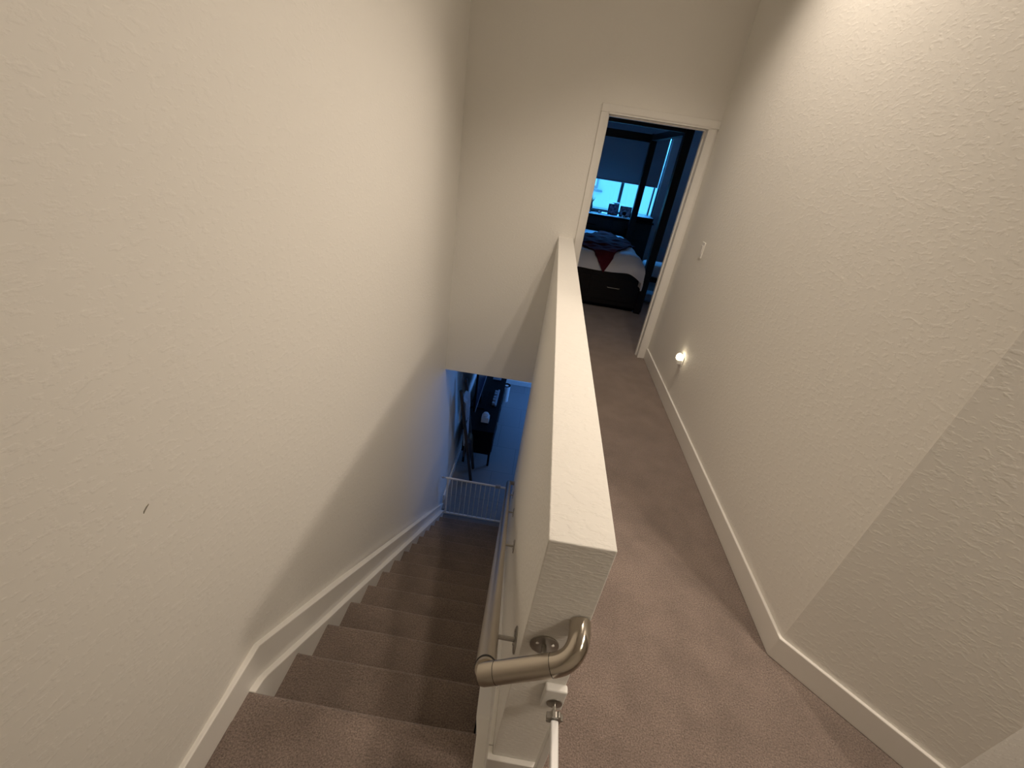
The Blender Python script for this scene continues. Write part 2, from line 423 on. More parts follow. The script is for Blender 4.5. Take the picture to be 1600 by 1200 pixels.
# small nicks in the left wall plaster
bm = B()
for yy, zz, s in ((0.009, 0.939, 1.0),):
    poly = [(yy - 0.008 * s, zz - 0.006 * s), (yy - 0.002 * s, zz - 0.001 * s), (yy + 0.009 * s, zz + 0.006 * s), (yy + 0.002 * s, zz + 0.004 * s), (yy - 0.006 * s, zz - 0.001 * s)]
    add_prism(bm, poly, 'x', -0.853, -0.8505)
obj('nick', bm, mat('exposed_plaster', (0.25, 0.23, 0.18), 0.9), wl)

# ------------------------------------------------------------------ stairs
st = thing('staircase', 'straight flight of taupe carpeted stairs leading down', 'stairs', (-0.43, Y1, ZF)); 
def step_mesh(n):
    """one carpeted tread with rounded nosing and the riser under it"""
    yn = Y1 + (n - 1) * RUN; zn = -(n - 1) * RISE; r = 0.014
    p = []
    yb_ = yn - RUN - 0.02 if n > 1 else yn - 0.030
    p.append((yb_, zn)); 
    for k in range(7):
        a = PI / 2 - k * PI / 6
        p.append((yn - r + r * math.cos(a), zn - r + r * math.sin(a)))
    p.append((yn - 0.026, zn - 0.034)); p.append((yn - 0.028, zn - RISE)); p.append((yb_, zn - RISE)) 
    bm = B()
    xl = -0.822 + 0.0075 * yn; xr = -0.060 + hwx(yn)
    if n == 1: xl, xr = -0.838, -0.047
    N = 40
    rings = []
    for i in range(N + 1):
        x = xl + (xr - xl) * i / N
        rings.append([bm.verts.new((x, y + (0.0012 * math.sin(9 * x + n * 2.1) if y > yb_ + 0.01 else 0), z + (0.001 * math.sin(13 * x + n) if 0 < j < 8 else 0))) for j, (y, z) in enumerate(p)])
    L = len(p)
    for i in range(N):
        for j in range(L): bm.faces.new((rings[i][j], rings[i][(j + 1) % L], rings[i + 1][(j + 1) % L], rings[i + 1][j]))
    bm.faces.new(rings[0]); bm.faces.new(rings[-1][::-1])
    return bm
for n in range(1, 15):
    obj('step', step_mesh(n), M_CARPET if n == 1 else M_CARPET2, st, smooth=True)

# ------------------------------------------------------------------ handrail
RR = 0.0235
hr = thing('handrail', 'brushed steel handrail wrapping the end of the half wall', 'handrail', (-0.083, -0.075, 0.71))
corner = Vector((-0.075, -0.078, 0.711))
def rail_pt(y):
    return Vector((-0.075 + hwx(y) * 1.0 + 0.012 * max(0, y) / 3, y, 0.711 - 0.722 * (y + 0.075)))
bm = B(); add_tube(bm, [rail_pt(y) for y in (-0.066, 0.5, 1.0, 1.5, 2.0, 2.5, 2.96)], RR, 32)
obj('rail_tube', bm, M_STEEL, hr, smooth=True)
bm = B(); add_tube(bm, [rail_pt(-0.0575), rail_pt(-0.0515)], RR + 0.0006, 32); obj('joint_seam', bm, M_GAP, hr, smooth=True)
bm = B(); e0 = rail_pt(2.96); pts = [e0 + Vector((0.0, 0.0, 0.0))]
for k in range(1, 9):
    a = k / 8 * PI / 2; pts.append(e0 + Vector((0.05 * (1 - math.cos(a)), 0.04 * math.sin(a), -0.029 * math.sin(a))))
pts.append(Vector((0.0 + hwx(3), pts[-1].y, pts[-1].z)))
add_tube(bm, pts, RR, 24); obj('lower_elbow', bm, M_STEEL, hr, smooth=True)
d1 = (Vector((0.05, -0.076, 0.782)) - corner).normalized()
bm = B(); add_tube(bm, [corner - d1 * 0.012, corner - d1 * 0.009, corner - d1 * 0.002, corner + d1 * 0.012, corner + d1 * 0.027], RR, 32, radii=[RR * 0.72, RR * 0.93, RR, RR, RR])
o = obj('corner_joint', bm, M_STEEL, hr, smooth=True); o['label'] = 'mitred corner fitting'
bm = B(); add_tube(bm, [corner + d1 * 0.0275, corner + d1 * 0.156], RR - 0.0002, 32)
obj('cross_tube', bm, M_STEEL, hr, smooth=True)
gp = rail_pt(-0.045); gd = (rail_pt(0) - rail_pt(-0.05)).normalized()
for sd in (0.0265, 0.155):
    bm = B(); add_tube(bm, [corner + d1 * sd, corner + d1 * (sd + 0.0013)], RR + 0.0001, 32); obj('joint_seam', bm, M_GAP, hr, smooth=True)
s0 = corner + d1 * 0.156
E_ = Vector((0.113, 0.0, 0.834))
p1 = s0 + d1 * 0.045
pts = []
c0, c1, c2, c3 = s0, s0 + d1 * 0.038, Vector((0.114, -0.062, 0.826)), E_
for k in range(19):
    u = k / 18
    pts.append(c0 * (1 - u) ** 3 + c1 * 3 * u * (1 - u) ** 2 + c2 * 3 * u * u * (1 - u) + c3 * u ** 3)
bm = B(); add_tube(bm, pts, RR, 36); o = obj('return_elbow', bm, M_POL, hr, smooth=True); o['label'] = 'shinier curved end of the rail'

def bracket(parent, base, nrm, tip):
    """round flange on the wall, curved arm to the underside of the rail"""
    base = Vector(base); nrm = Vector(nrm); tip = Vector(tip)
    e = thing('bracket', None, None, tuple(base))
    e.parent = parent; e.matrix_parent_inverse = parent_inv(parent)
    bm = B(); add_tube(bm, [base, base + nrm * 0.003, base + nrm * 0.005], 0.03, 32, radii=[0.034, 0.034, 0.031])
    fl = obj('flange', bm, M_GREYM, None, smooth=True)
    bm = B()
    p = [base + nrm * 0.004, base + nrm * 0.03, base + nrm * 0.05, Vector((tip.x, tip.y, (base.z + tip.z) / 2 - 0.004)) * 0.5 + (base + nrm * 0.055) * 0.5, tip]
    a, b_, c, d = base + nrm * 0.004, base + nrm * 0.05, base + nrm * 0.075, tip
    pts = []
    for k in range(13):
        u = k / 12; pts.append(a * (1 - u) ** 3 + b_ * 3 * u * (1 - u) ** 2 + c * 3 * u * u * (1 - u) + d * u ** 3)
    add_tube(bm, pts, 0.006, 12)
    ar = obj('arm', bm, M_GREYM, None, smooth=True)
    scs = []
    tn = nrm.cross(Vector((0, 0, 1))).normalized()
    for sx, sz in ((0.018, 0.012), (-0.018, 0.012), (0.0, -0.021)):
        bm = B(); q_ = base + tn * sx + Vector((0, 0, sz)); add_tube(bm, [q_ + nrm * 0.004, q_ + nrm * 0.007], 0.004, 10)
        scs.append(obj('screw', bm, M_CHROME, None, smooth=True))
    for o in [fl, ar] + scs:
        o.parent = e; o.matrix_parent_inverse = Matrix.Translation(-base)
    return e
for yb_ in (0.094, 0.92, 1.75, 2.58):
    p = rail_pt(yb_); z = 0.562 - 0.745 * (yb_ - 0.094)
    bracket(hr, (hwx(yb_), yb_, z), (-1, 0, 0), (p.x, p.y, p.z - RR * 1.05))
bracket(hr, (0.052, 0.0, 0.727), (0, -1, 0), tuple(corner + d1 * 0.13 - Vector((0, 0, RR * 1.1))))

# ------------------------------------------------------------------ safety gate at the top of the stairs
GX, GZ = 0.115, 0.519
ug = thing('safety_gate', 'white pressure-fit gate rail bolted to the end of the half wall', 'safety gate', (GX, -0.06, 0))
bm = B(); add_box(bm, GX - 0.032, GX + 0.024, -0.02, 0.0, GZ - 0.033, GZ + 0.056); obj('wall_pad', bm, M_WPLAST, ug, bevel=0.005)
bm = B(); add_tube(bm, [(GX, -0.017, GZ), (GX, -0.022, GZ), (GX, -0.024, GZ)], 0.02, 28, radii=[0.02, 0.02, 0.015]); o = obj('clamp_cup', bm, M_GREYM, ug, smooth=True); o['label'] = 'grey metal cup'
bm = B(); add_tube(bm, [(GX, -0.02, GZ), (GX, -0.075, GZ)], 0.0053, 14); o = obj('threaded_rod', bm, M_CHROME, ug, smooth=True); o['label'] = 'chrome threaded rod'
bm = B(); n = 7; prof = []
for k in range(n * 4):
    a = 2 * PI * k / (n * 4); rr = 0.0215 if (k % 4) in (0, 1) else 0.017
    prof.append((GX + rr * math.cos(a), GZ + rr * math.sin(a)))
add_prism(bm, prof, 'y', -0.058, -0.044); o = obj('adjusting_nut', bm, M_GREYM, ug, bevel=0.001); o['label'] = 'grey lobed hand nut'
bm = B(); add_box(bm, GX - 0.0095, GX + 0.0095, -1.72, -0.059, GZ - 0.012, GZ + 0.009); obj('top_rail', bm, M_WGLOSS, ug, bevel=0.004)
bm = B(); add_box(bm, GX - 0.0095, GX + 0.0095, -0.080, -0.061, 0.06, GZ - 0.012); obj('upright', bm, M_WPLAST, ug, bevel=0.003)
bm = B(); add_box(bm, GX - 0.0095, GX + 0.0095, -1.72, -0.061, 0.04, 0.06); obj('bottom_rail', bm, M_WPLAST, ug, bevel=0.003)
bm = B(); add_tube(bm, [(GX, -0.015, 0.05), (GX, -0.061, 0.05)], 0.0045, 12); obj('lower_rod', bm, M_CHROME, ug, smooth=True)
bm = B(); add_box(bm, GX - 0.014, GX + 0.014, -0.0245, -0.0152, 0.03, 0.07); obj('lower_pad', bm, M_WPLAST, ug, bevel=0.003)
for k in range(22):
    bm = B(); y = -0.28 - k * 0.065; add_tube(bm, [(GX, y, 0.06), (GX, y, GZ - 0.012)], 0.0045, 10); obj('bar', bm, M_WPLAST, ug, smooth=True)
bm = B(); add_box(bm, GX - 0.02, GX + 0.02, -1.8, -1.72, GZ - 0.03, GZ + 0.03); obj('far_wall_pad', bm, M_WPLAST, ug, bevel=0.003)

# ------------------------------------------------------------------ safety gate at the foot of the stairs
lg = thing('safety_gate', 'white metal barred gate standing across the foot of the stairs', 'safety gate', (-0.43, 3.22, ZF))
GY, gx0, gx1, gz0, gz1 = 3.24, -0.80, -0.035, ZF + 0.02, -1.815
bm = B(); add_box(bm, gx0, gx1, GY - 0.01, GY + 0.01, gz1 - 0.018, gz1); obj('top_rail', bm, M_WPLAST, lg, bevel=0.003)
bm = B(); add_box(bm, gx0, gx1, GY - 0.012, GY + 0.012, gz0, gz0 + 0.022); obj('bottom_rail', bm, M_WPLAST, lg, bevel=0.003)
for x in (gx0 + 0.03, gx1 - 0.01):
    bm = B(); add_box(bm, x - 0.01, x + 0.01, GY - 0.01, GY + 0.01, gz0 + 0.022, gz1 - 0.018); obj('upright', bm, M_WPLAST, lg, bevel=0.003)
for k in range(11):
    x = gx0 + 0.085 + k * 0.058
    bm = B(); add_tube(bm, [(x, GY, gz0 + 0.022), (x, GY, gz1 - 0.018)], 0.0045, 10); obj('bar', bm, M_WPLAST, lg, smooth=True)
bm = B(); add_box(bm, -0.19, -0.13, GY - 0.016, GY + 0.016, gz1 - 0.028, gz1 + 0.014); obj('latch', bm, M_SILV, lg, bevel=0.004)
for x0_, x1_ in ((-0.848, gx0), (gx1, -0.0)):
    bm = B(); add_tube(bm, [(x0_, GY, gz1 - 0.01), (x1_ + hwx(GY) * (x1_ > -0.1), GY, gz1 - 0.01)], 0.005, 12); add_tube(bm, [(x0_ + (0.012 if x0_ < -0.5 else 0), GY, gz1 - 0.01), (x0_ + 0.02, GY, gz1 - 0.01)], 0.014, 16); obj('tension_bolt', bm, M_SILV, lg, smooth=True)

# ------------------------------------------------------------------ corridor wall fittings
sw = thing('light_switch', 'white rocker light switch on the corridor wall near the doorway', 'light switch', (R, 2.985, 1.225))
bm = B(); add_box(bm, R - 0.007, R, 2.95, 3.02, 1.165, 1.285); obj('plate', bm, M_TRIM, sw, bevel=0.003)
bm = B(); add_prism(bm, [(R - 0.006, 1.19), (R - 0.008, 1.19), (R - 0.013, 1.26), (R - 0.006, 1.26)], 'y', 2.968, 3.002); obj('rocker', bm, M_TRIM, sw, bevel=0.001)
nl = thing('night_light', 'small glowing plug-in night light low on the corridor wall', 'night light', (R, 2.58, 0.43))
bm = B(); add_box(bm, R - 0.007, R, 2.545, 2.615, 0.365, 0.48); obj('outlet_plate', bm, M_TRIM, nl, bevel=0.003)
bm = B(); add_box(bm, R - 0.04, R - 0.006, 2.56, 2.60, 0.405, 0.445); obj('plug_body', bm, M_WPLAST, nl, bevel=0.008)
bm = B(); add_lathe(bm, [(0.004, 0.0), (0.016, 0.003), (0.0225, 0.014), (0.023, 0.028), (0.018, 0.044), (0.009, 0.053), (0.002, 0.056)], R - 0.034, 2.58, 0.44, 24); o = obj('bulb', bm, M_BULB, nl, smooth=True); o['label'] = 'glowing white bulb'

# ------------------------------------------------------------------ bedroom: canopy bed
bed = thing('canopy_bed', 'dark four-poster canopy bed seen through the doorway', 'bed', (0.3, 6.0, 0))
BX0, BX1, BY0, BY1, PT = -0.85, 1.34, 5.03, 7.10, 0.095
def post(x, y):
    bm = B(); add_prism(bm, [(x, y), (x + PT, y), (x + PT, y + PT), (x, y + PT)], 'z', 0.03, 2.20)
    add_box(bm, x + 0.012, x + PT - 0.012, y + 0.012, y + PT - 0.012, 0.0, 0.03)
    return obj('post', bm, M_ESP, bed, bevel=0.004)
for x in (BX0, BX1 - PT):
    for y in (BY0, BY1 - PT): post(x, y)
for nm, b_ in (('canopy_rail', (BX0 + PT, BX1 - PT, BY0 + 0.01, BY0 + PT - 0.01, 2.13, 2.2)), ('canopy_rail', (BX0 + PT, BX1 - PT, BY1 - PT + 0.01, BY1 - 0.01, 2.08, 2.19)),
               ('canopy_rail', (BX1 - PT + 0.01, BX1 - 0.01, BY0 + PT, BY1 - PT, 2.11, 2.19)), ('canopy_rail', (BX0 + 0.01, BX0 + PT - 0.01, BY0 + PT, BY1 - PT, 2.11, 2.19))):
    bm = B(); add_box(bm, *b_); obj(nm, bm, M_ESP, bed, bevel=0.003)
bm = B(); add_box(bm, BX0 + PT, BX1 - PT, BY0 + 0.02, BY1 - 0.02, 0.06, 0.50); obj('bed_base', bm, M_ESP, bed, bevel=0.006)
bm = B(); add_box(bm, BX0 + PT, BX1 - PT, BY0 + 0.10, BY1 - 0.1, 0.0, 0.06); obj('plinth', bm, M_BLACK, bed)
for k in range(3):
    x0 = BX0 + PT + 0.03 + k * 0.655; dbx = (x0, x0 + 0.63)
    bm = B(); add_box(bm, dbx[0], dbx[1], BY0 + 0.008, BY0 + 0.022, 0.13, 0.42); dd = obj('drawer', bm, M_ESP, bed, bevel=0.004)
    bm = B(); xm = (dbx[0] + dbx[1]) / 2; add_tube(bm, [(xm - 0.08, BY0 + 0.01, 0.30), (xm - 0.075, BY0 - 0.012, 0.30), (xm + 0.075, BY0 - 0.012, 0.30), (xm + 0.08, BY0 + 0.01, 0.30)], 0.005, 10); obj('handle', bm, M_GREYM, dd, smooth=True)
bm = B(); add_box(bm, BX0 - 0.06, BX0, BY0, BY1, 0, 1.3); obj('headboard', bm, M_ESP, bed, bevel=0.01)
bm = B(); add_box(bm, BX0 + PT + 0.02, BX1 - PT - 0.03, BY0 + 0.06, BY1 - 0.06, 0.50, 0.68); obj('mattress', bm, M_SHEET, bed, bevel=0.04)

# cloth laid over the mattress: maps cloth plane coordinates to a rounded, hanging surface
EX1, EY0, EY1, ZT = 1.225, 4.985, 6.97, 0.70
def drape(a, b, off=0.0, rad=0.13, wr=1.0):
    """a along x, b along y; past the edges the cloth turns down"""
    def fold(s):                      # s = distance past the start of the curve -> (out, down)
        if s <= 0: return s, 0.0
        L = rad * PI / 2
        if s < L: return rad * math.sin(s / rad), rad * (1 - math.cos(s / rad))
        return rad, rad + (s - L)
    ox, dx = fold(a - (EX1 - rad)); x = EX1 - rad + ox
    oy, dy = fold((EY0 + rad) - b); y = EY0 + rad - oy
    oy2, dy2 = fold(b - (EY1 - rad))
    if dy2 > 0: y = EY1 - rad + oy2
    both = min(dx, max(dy, dy2))
    z = ZT - max(dx, dy, dy2) - 0.22 * both
    if both > 0:                      # corner pulls inwards and flares
        x += 0.12 * both * 0.5; y -= 0.10 * both
    z += 0.035 * math.exp(-((x - 0.25) ** 2) / 0.9 - ((y - 6.0) ** 2) / 0.8)     # plump middle
    hang = max(dx, dy, dy2)
    k = wr * (0.006 + 0.028 * min(hang, 0.4))
    wx = k * (math.sin(11 * a + 3 * math.sin(4 * b)) + 0.6 * math.sin(23 * a + 1.3))
    if dy > 0.03: y -= abs(off) + wx * 0.5 + 0.008
    elif dx > 0.03: x += abs(off) + k * math.sin(12 * b)
    z += off + wr * 0.008 * (math.sin(7 * a + 5 * b) + math.sin(13 * b - 4 * a + 1))
    return (x, y, z)
dv = B()
A0, A1 = BX0 + 0.1, EX1 + 0.26
def hem(u):
    t_ = min(max((A0 + (A1 - A0) * u - 1.0) / 0.25, 0), 1)
    return EY0 - 0.13 - 0.02 * math.sin(5 * u) - 0.10 * t_ * t_ * (3 - 2 * t_)
add_grid(dv, lambda u, v: drape(A0 + (A1 - A0) * u, hem(u) + (EY1 + 0.12 - hem(u)) * v), 90, 90)
o = obj('duvet', dv, M_SHEET, None, smooth=True, solid=0.02); tag(o, 'white duvet bulging over the side of the canopy bed', 'duvet')
# throw: a diamond of cloth lying across the duvet, one corner hanging
rb = B()
P0, P1, P2, P3 = Vector((0.86, 6.80)), Vector((1.20, 6.0)), Vector((0.70, 4.83)), Vector((0.30, 5.20))
PL = Vector((0.10, 5.75))
def thr(u, v):
    top_ = PL.lerp(P0, u) if False else None
    p = (Vector((0.20, 5.6)) * (1 - u) + Vector((0.84, 6.80)) * u) * (1 - v) + (Vector((0.705, 4.80)) * (1 - u) + Vector((1.20, 5.95)) * u) * v
    return drape(p.x, p.y, 0.031, 0.13, 1.0)
add_grid(rb, thr, 44, 44)
for v in rb.verts: v.co.z += 0.006 * math.sin(30 * v.co.x + 10 * v.co.y) + 0.005 * math.sin(45 * v.co.y)
o = obj('throw_blanket', rb, M_RED, None, smooth=True, solid=0.012); tag(o, 'burgundy throw with a pointed corner hanging over the white duvet', 'blanket')

# dresser under the window
ds = thing('dresser', 'long black dresser standing under the bedroom window', 'dresser', (0.6, 7.4, 0))
DT = 0.945
bm = B(); add_box(bm, -0.4, 1.66, 7.20, 7.70, 0.04, DT - 0.03); obj('body', bm, M_ESP, ds, bevel=0.004)
bm = B(); add_box(bm, -0.42, 1.68, 7.18, 7.71, DT - 0.03, DT); obj('top', bm, M_BLACK, ds, bevel=0.004)
for c in range(3):
    for r_ in range(3):
        x0 = -0.37 + c * 0.68; z0 = 0.08 + r_ * 0.28
        bm = B(); add_box(bm, x0, x0 + 0.65, 7.186, 7.202, z0, z0 + 0.26); dd = obj('drawer', bm, M_ESP, ds, bevel=0.003)
        bm = B(); xm = x0 + 0.325; add_tube(bm, [(xm - 0.09, 7.19, z0 + 0.14), (xm - 0.085, 7.165, z0 + 0.14), (xm + 0.085, 7.165, z0 + 0.14), (xm + 0.09, 7.19, z0 + 0.14)], 0.006, 10); obj('handle', bm, M_BLACK, dd, smooth=True)
# runner on the dresser
bm = B(); add_box(bm, 0.2, 1.24, 7.22, 7.66, DT, DT + 0.004); o = obj('table_runner', bm, M_PAPERW, None); tag(o, 'pale cloth runner lying along the dresser top', 'cloth')
ZR = DT + 0.004
def frame(name, label, x0, x1, y, h, pm, fm, lean=0.18):
    t_ = thing(name, label, 'picture frame', ((x0 + x1) / 2, y, ZR))
    def L_(x, yy, z): return (x, yy + (z - ZR) * lean, z)
    b = 0.014
    bm = B()
    for q_ in ((x0, x1, ZR, ZR + b), (x0, x1, ZR + h - b, ZR + h), (x0, x0 + b, ZR + b, ZR + h - b), (x1 - b, x1, ZR + b, ZR + h - b)):
        add_box(bm, q_[0], q_[1], y - 0.008, y + 0.008, q_[2], q_[3], L_)
    obj('border', bm, fm, t_)
    bm = B(); add_box(bm, x0 + b, x1 - b, y - 0.002, y + 0.006, ZR + b, ZR + h - b, L_); obj('picture', bm, pm, t_)
    bm = B(); xm = (x0 + x1) / 2; add_prism(bm, [(y + 0.012 + h * 0.6 * lean, ZR + h * 0.6), (y + 0.014, ZR + h * 0.5), (y + 0.085, ZR), (y + 0.095, ZR)], 'x', xm - 0.012, xm + 0.012); obj('easel_back', bm, fm, t_)
frame('picture_frame', 'dark picture frame on the dresser, left of the black-edged one', 0.90, 1.08, 7.46, 0.17, M_PIC2, M_CERAM)
frame('picture_frame', 'black-edged frame with a pale blue photo on the dresser', 1.10, 1.30, 7.42, 0.165, M_PIC, M_BLACK)
fg = thing('figurine', 'tiny black figurine with white base before the picture frame', 'figurine', (1.17, 7.33, ZR))
bm = B(); add_lathe(bm, [(0.03, 0), (0.032, 0.01), (0.024, 0.03), (0.02, 0.035)], 1.17, 7.33, ZR); obj('base', bm, M_PAPERW, fg, smooth=True)
bm = B(); add_lathe(bm, [(0.02, 0.035), (0.034, 0.05), (0.036, 0.075), (0.024, 0.095), (0.006, 0.1)], 1.17, 7.33, ZR); obj('head', bm, M_BLACK, fg, smooth=True)
cj = thing('candle_jar', 'dark jar with a pale flat lid behind the picture frames', 'jar', (1.03, 7.60, ZR))
bm = B(); add_lathe(bm, [(0.035, 0), (0.04, 0.01), (0.04, 0.15), (0.034, 0.17), (0.02, 0.178)], 1.03, 7.60, ZR); obj('jar_body', bm, M_CERAM, cj, smooth=True)
bm = B(); add_lathe(bm, [(0.02, 0.178), (0.06, 0.182), (0.062, 0.194), (0.01, 0.198)], 1.03, 7.60, ZR); obj('lid', bm, M_PAPERW, cj, smooth=True)
tr = thing('tray', 'low black tray at the left end of the visible dresser top', 'tray', (0.72, 7.38, ZR))
bm = B(); add_prism(bm, [(0.58, 7.30), (0.84, 7.30), (0.92, 7.36), (0.84, 7.46), (0.58, 7.46)], 'z', ZR, ZR + 0.008); obj('tray_base', bm, M_BLACK, tr)
bm = B(); add_box(bm, 0.58, 0.80, 7.45, 7.46, ZR + 0.008, ZR + 0.03); add_box(bm, 0.58, 0.59, 7.30, 7.45, ZR + 0.008, ZR + 0.03); obj('rim', bm, M_BLACK, tr)
bm = B(); add_lathe(bm, [(0.022, 0), (0.02, 0.012), (0.012, 0.024), (0.003, 0.032)], 0.75, 7.38, ZR + 0.008, 16); o = obj('shell', bm, M_PAPERW, None, smooth=True); tag(o, 'small white cone-shaped ornament sitting on the black tray', 'ornament')
va = thing('vase', 'dark slim vase of pale stems at the left of the window', 'vase', (0.60, 7.52, ZR))
bm = B(); add_lathe(bm, [(0.03, 0), (0.035, 0.02), (0.03, 0.08), (0.018, 0.13), (0.022, 0.15), (0.019, 0.152), (0.014, 0.13)], 0.60, 7.52, ZR); obj('vase_body', bm, M_CERAM, va, smooth=True)
bm = B()
for k in range(9):
    a = random.uniform(0, 2 * PI); s = random.uniform(0.02, 0.07); h = random.uniform(0.16, 0.27)
    pts = [Vector((0.60, 7.52, ZR + 0.12)), Vector((0.60 + 0.3 * s * math.cos(a), 7.52 + 0.3 * s * math.sin(a), ZR + 0.16)), Vector((0.60 + s * math.cos(a), 7.52 + s * math.sin(a), ZR + 0.04 + h))]
    add_tube(bm, pts, 0.006, 8, radii=[0.003, 0.006, 0.001])
obj('stems', bm, M_GREEN, va, smooth=True)
bx = thing('storage_box', 'black lidded box sitting on the right end of the dresser', 'box', (1.54, 7.45, DT))
bm = B(); add_box(bm, 1.375, 1.66, 7.22, 7.62, DT, DT + 0.05); obj('body', bm, M_BLACK, bx, bevel=0.003)
bm = B(); add_box(bm, 1.37, 1.665, 7.215, 7.625, DT + 0.05, DT + 0.065); obj('lid', bm, M_BLACK, bx, bevel=0.003)

# bench right of the bed, with a white cushion
bn = thing('bench', 'dark low bench behind the near bed post', 'bench', (1.75, 5.75, 0))
bm = B(); add_box(bm, 1.40, 2.2, 5.62, 6.05, 0.32, 0.38); obj('seat', bm, M_ESP, bn, bevel=0.004)
for x in (1.42, 2.14):
    for y in (5.64, 5.99):
        bm = B(); add_box(bm, x, x + 0.04, y, y + 0.04, 0, 0.32); obj('leg', bm, M_ESP, bn)
bm = B(); add_box(bm, 1.40, 2.18, 5.63, 6.04, 0.38, 0.55); o = obj('cushion', bm, M_SHEET, None, smooth=True, bevel=0.04); tag(o, 'thick white cushion lying on the dark bench', 'cushion')
bm = B(); add_box(bm, 1.47, 1.82, 5.70, 5.97, 0.0, 0.12); o = obj('folded_blanket', bm, M_BLUEC, None, smooth=True, bevel=0.03); tag(o, 'pale blue folded blanket on the carpet under the bench', 'blanket')
# things hanging on the right bedroom wall
ck = thing('coat_rack', 'wall-mounted row of hooks on the bedroom wall', 'coat rack', (2.35, 7.2, 1.55))
bm = B(); add_box(bm, 2.33, 2.35, 6.9, 7.72, 1.62, 1.68); obj('board', bm, M_ESP, ck, bevel=0.003)
for k in range(4):
    y = 7.0 + k * 0.2
    bm = B(); add_tube(bm, [(2.33, y, 1.65), (2.28, y, 1.63), (2.27, y, 1.66)], 0.006, 10); obj('hook', bm, M_GREYM, ck, smooth=True)
def bag(y, w_, z0, z1, m_, label):
    bm = B()
    def f_(u, v):
        a = 2 * PI * u; h = v
        prof_ = math.sin(PI * min(1, 0.12 + h * 0.86)) ** 0.5
        return (2.27 + 0.05 * prof_ * math.cos(a) + 0.0, y + w_ * prof_ * math.sin(a) * (1.1 - 0.4 * h), z0 + (z1 - z0) * h)
    add_grid(bm, f_, 24, 12); bmesh.ops.remove_doubles(bm, verts=bm.verts, dist=0.0005)
    o = obj('hanging_bag', bm, m_, None, smooth=True); tag(o, label, 'bag')
bag(7.05, 0.11, 1.05, 1.62, M_DARKC, 'dark cloth bag hanging nearest on the hook board')
bag(7.35, 0.13, 0.95, 1.62, M_BLACK, 'black bag hanging second from near on the hook board')

# neighbouring house seen through the window
nb = thing('neighbour_house', 'pale stucco house outside the bedroom window', 'building', (2.5, 13, -3))
bm = B(); add_box(bm, -5, 12, 13.0, 14.0, -3, 7); obj('wall', bm, M_FACADE, nb)
bm = B(); add_box(bm, 0.2, 1.15, 12.95, 13.0, 1.06, 2.4); wf = obj('window_trim', bm, M_FACADE2, nb)
bm = B(); add_box(bm, 0.3, 1.09, 12.94, 12.955, 1.12, 2.34); obj('window_pane', bm, M_FACADE, wf)
bm = B(); add_box(bm, 0.15, 1.30, 12.90, 13.0, 0.97, 1.02); obj('window_sill', bm, M_FACADE2, wf)
bm = B(); add_box(bm, -5, 12, 12.97, 13.0, 0.50, 0.56); obj('ledge', bm, M_FACADE2, nb)

# ------------------------------------------------------------------ lower room
cn = thing('console_table', 'long black console table along the left wall downstairs', 'console table', (-0.56, 5.0, ZF))
CT = -1.78; cy0, cy1, cx0, cx1 = 4.24, 5.95, -0.80, -0.35
bm = B(); add_box(bm, cx0, cx1, cy0, cy1, CT - 0.03, CT); obj('top', bm, M_BLACK, cn, bevel=0.004)
bm = B(); add_box(bm, cx0 + 0.01, cx1 - 0.015, cy0 + 0.02, cy1 - 0.02, CT - 0.42, CT - 0.03); obj('body', bm, M_BLACK, cn, bevel=0.004)
for x in (cx0 + 0.03, cx1 - 0.05):
    for y in (cy0 + 0.05, cy1 - 0.08):
        bm = B(); add_prism(bm, [(x, y), (x + 0.03, y), (x + 0.03, y + 0.03), (x, y + 0.03)], 'z', ZF, CT - 0.42); obj('leg', bm, M_BLACK, cn)
for k in range(3):
    y0 = cy0 + 0.06 + k * 0.53
    bm = B(); add_box(bm, cx1 - 0.016, cx1 - 0.006, y0, y0 + 0.5, CT - 0.39, CT - 0.05); dd = obj('door', bm, M_BLACK, cn, bevel=0.003)
    bm = B(); add_tube(bm, [(cx1 + 0.002, y0 + 0.44, CT - 0.26), (cx1 + 0.002, y0 + 0.44, CT - 0.16)], 0.006, 8); obj('handle', bm, M_GREYM, dd, smooth=True)
tv = thing('television', 'large dark television standing on the downstairs console', 'television', (-0.69, 5.05, CT))
bm = B(); add_box(bm, -0.705, -0.675, 4.42, 5.72, -1.60, -0.86); obj('housing', bm, M_BLACK, tv, bevel=0.004)
bm = B(); add_box(bm, -0.6755, -0.6735, 4.44, 5.70, -1.58, -0.88); obj('screen', bm, M_SCREEN, tv)
bm = B(); add_box(bm, -0.674, -0.668, 4.42, 5.72, -1.606, -1.592); o = obj('bezel', bm, M_SILV, tv); o['label'] = 'silver lower bezel'
bm = B(); add_box(bm, -0.72, -0.66, 4.95, 5.2, CT + 0.015, -1.60); add_box(bm, -0.78, -0.58, 4.8, 5.35, CT, CT + 0.015); obj('stand', bm, M_BLACK, tv)
orn = thing('shelf_ornament', 'narrow silver-grey ornament on the console before the television', 'ornament', (-0.43, 4.9, CT))
bm = B(); add_box(bm, -0.44, -0.415, 4.93, 5.42, CT, CT + 0.03); obj('bar', bm, M_SILV, orn, bevel=0.003)
for k in range(5):
    bm = B(); y = 4.95 + k * 0.09; add_box(bm, -0.485, -0.445, y, y + 0.05, CT, CT + 0.045 + 0.01 * (k % 2)); obj('block', bm, M_SILV, orn, bevel=0.004)
tb = thing('tissue_box', 'small white tissue box on the near end of the console', 'tissue box', (-0.47, 4.5, CT))
bm = B(); add_box(bm, -0.575, -0.465, 4.45, 4.55, CT, CT + 0.085); obj('carton', bm, M_PAPERW, tb, bevel=0.003)
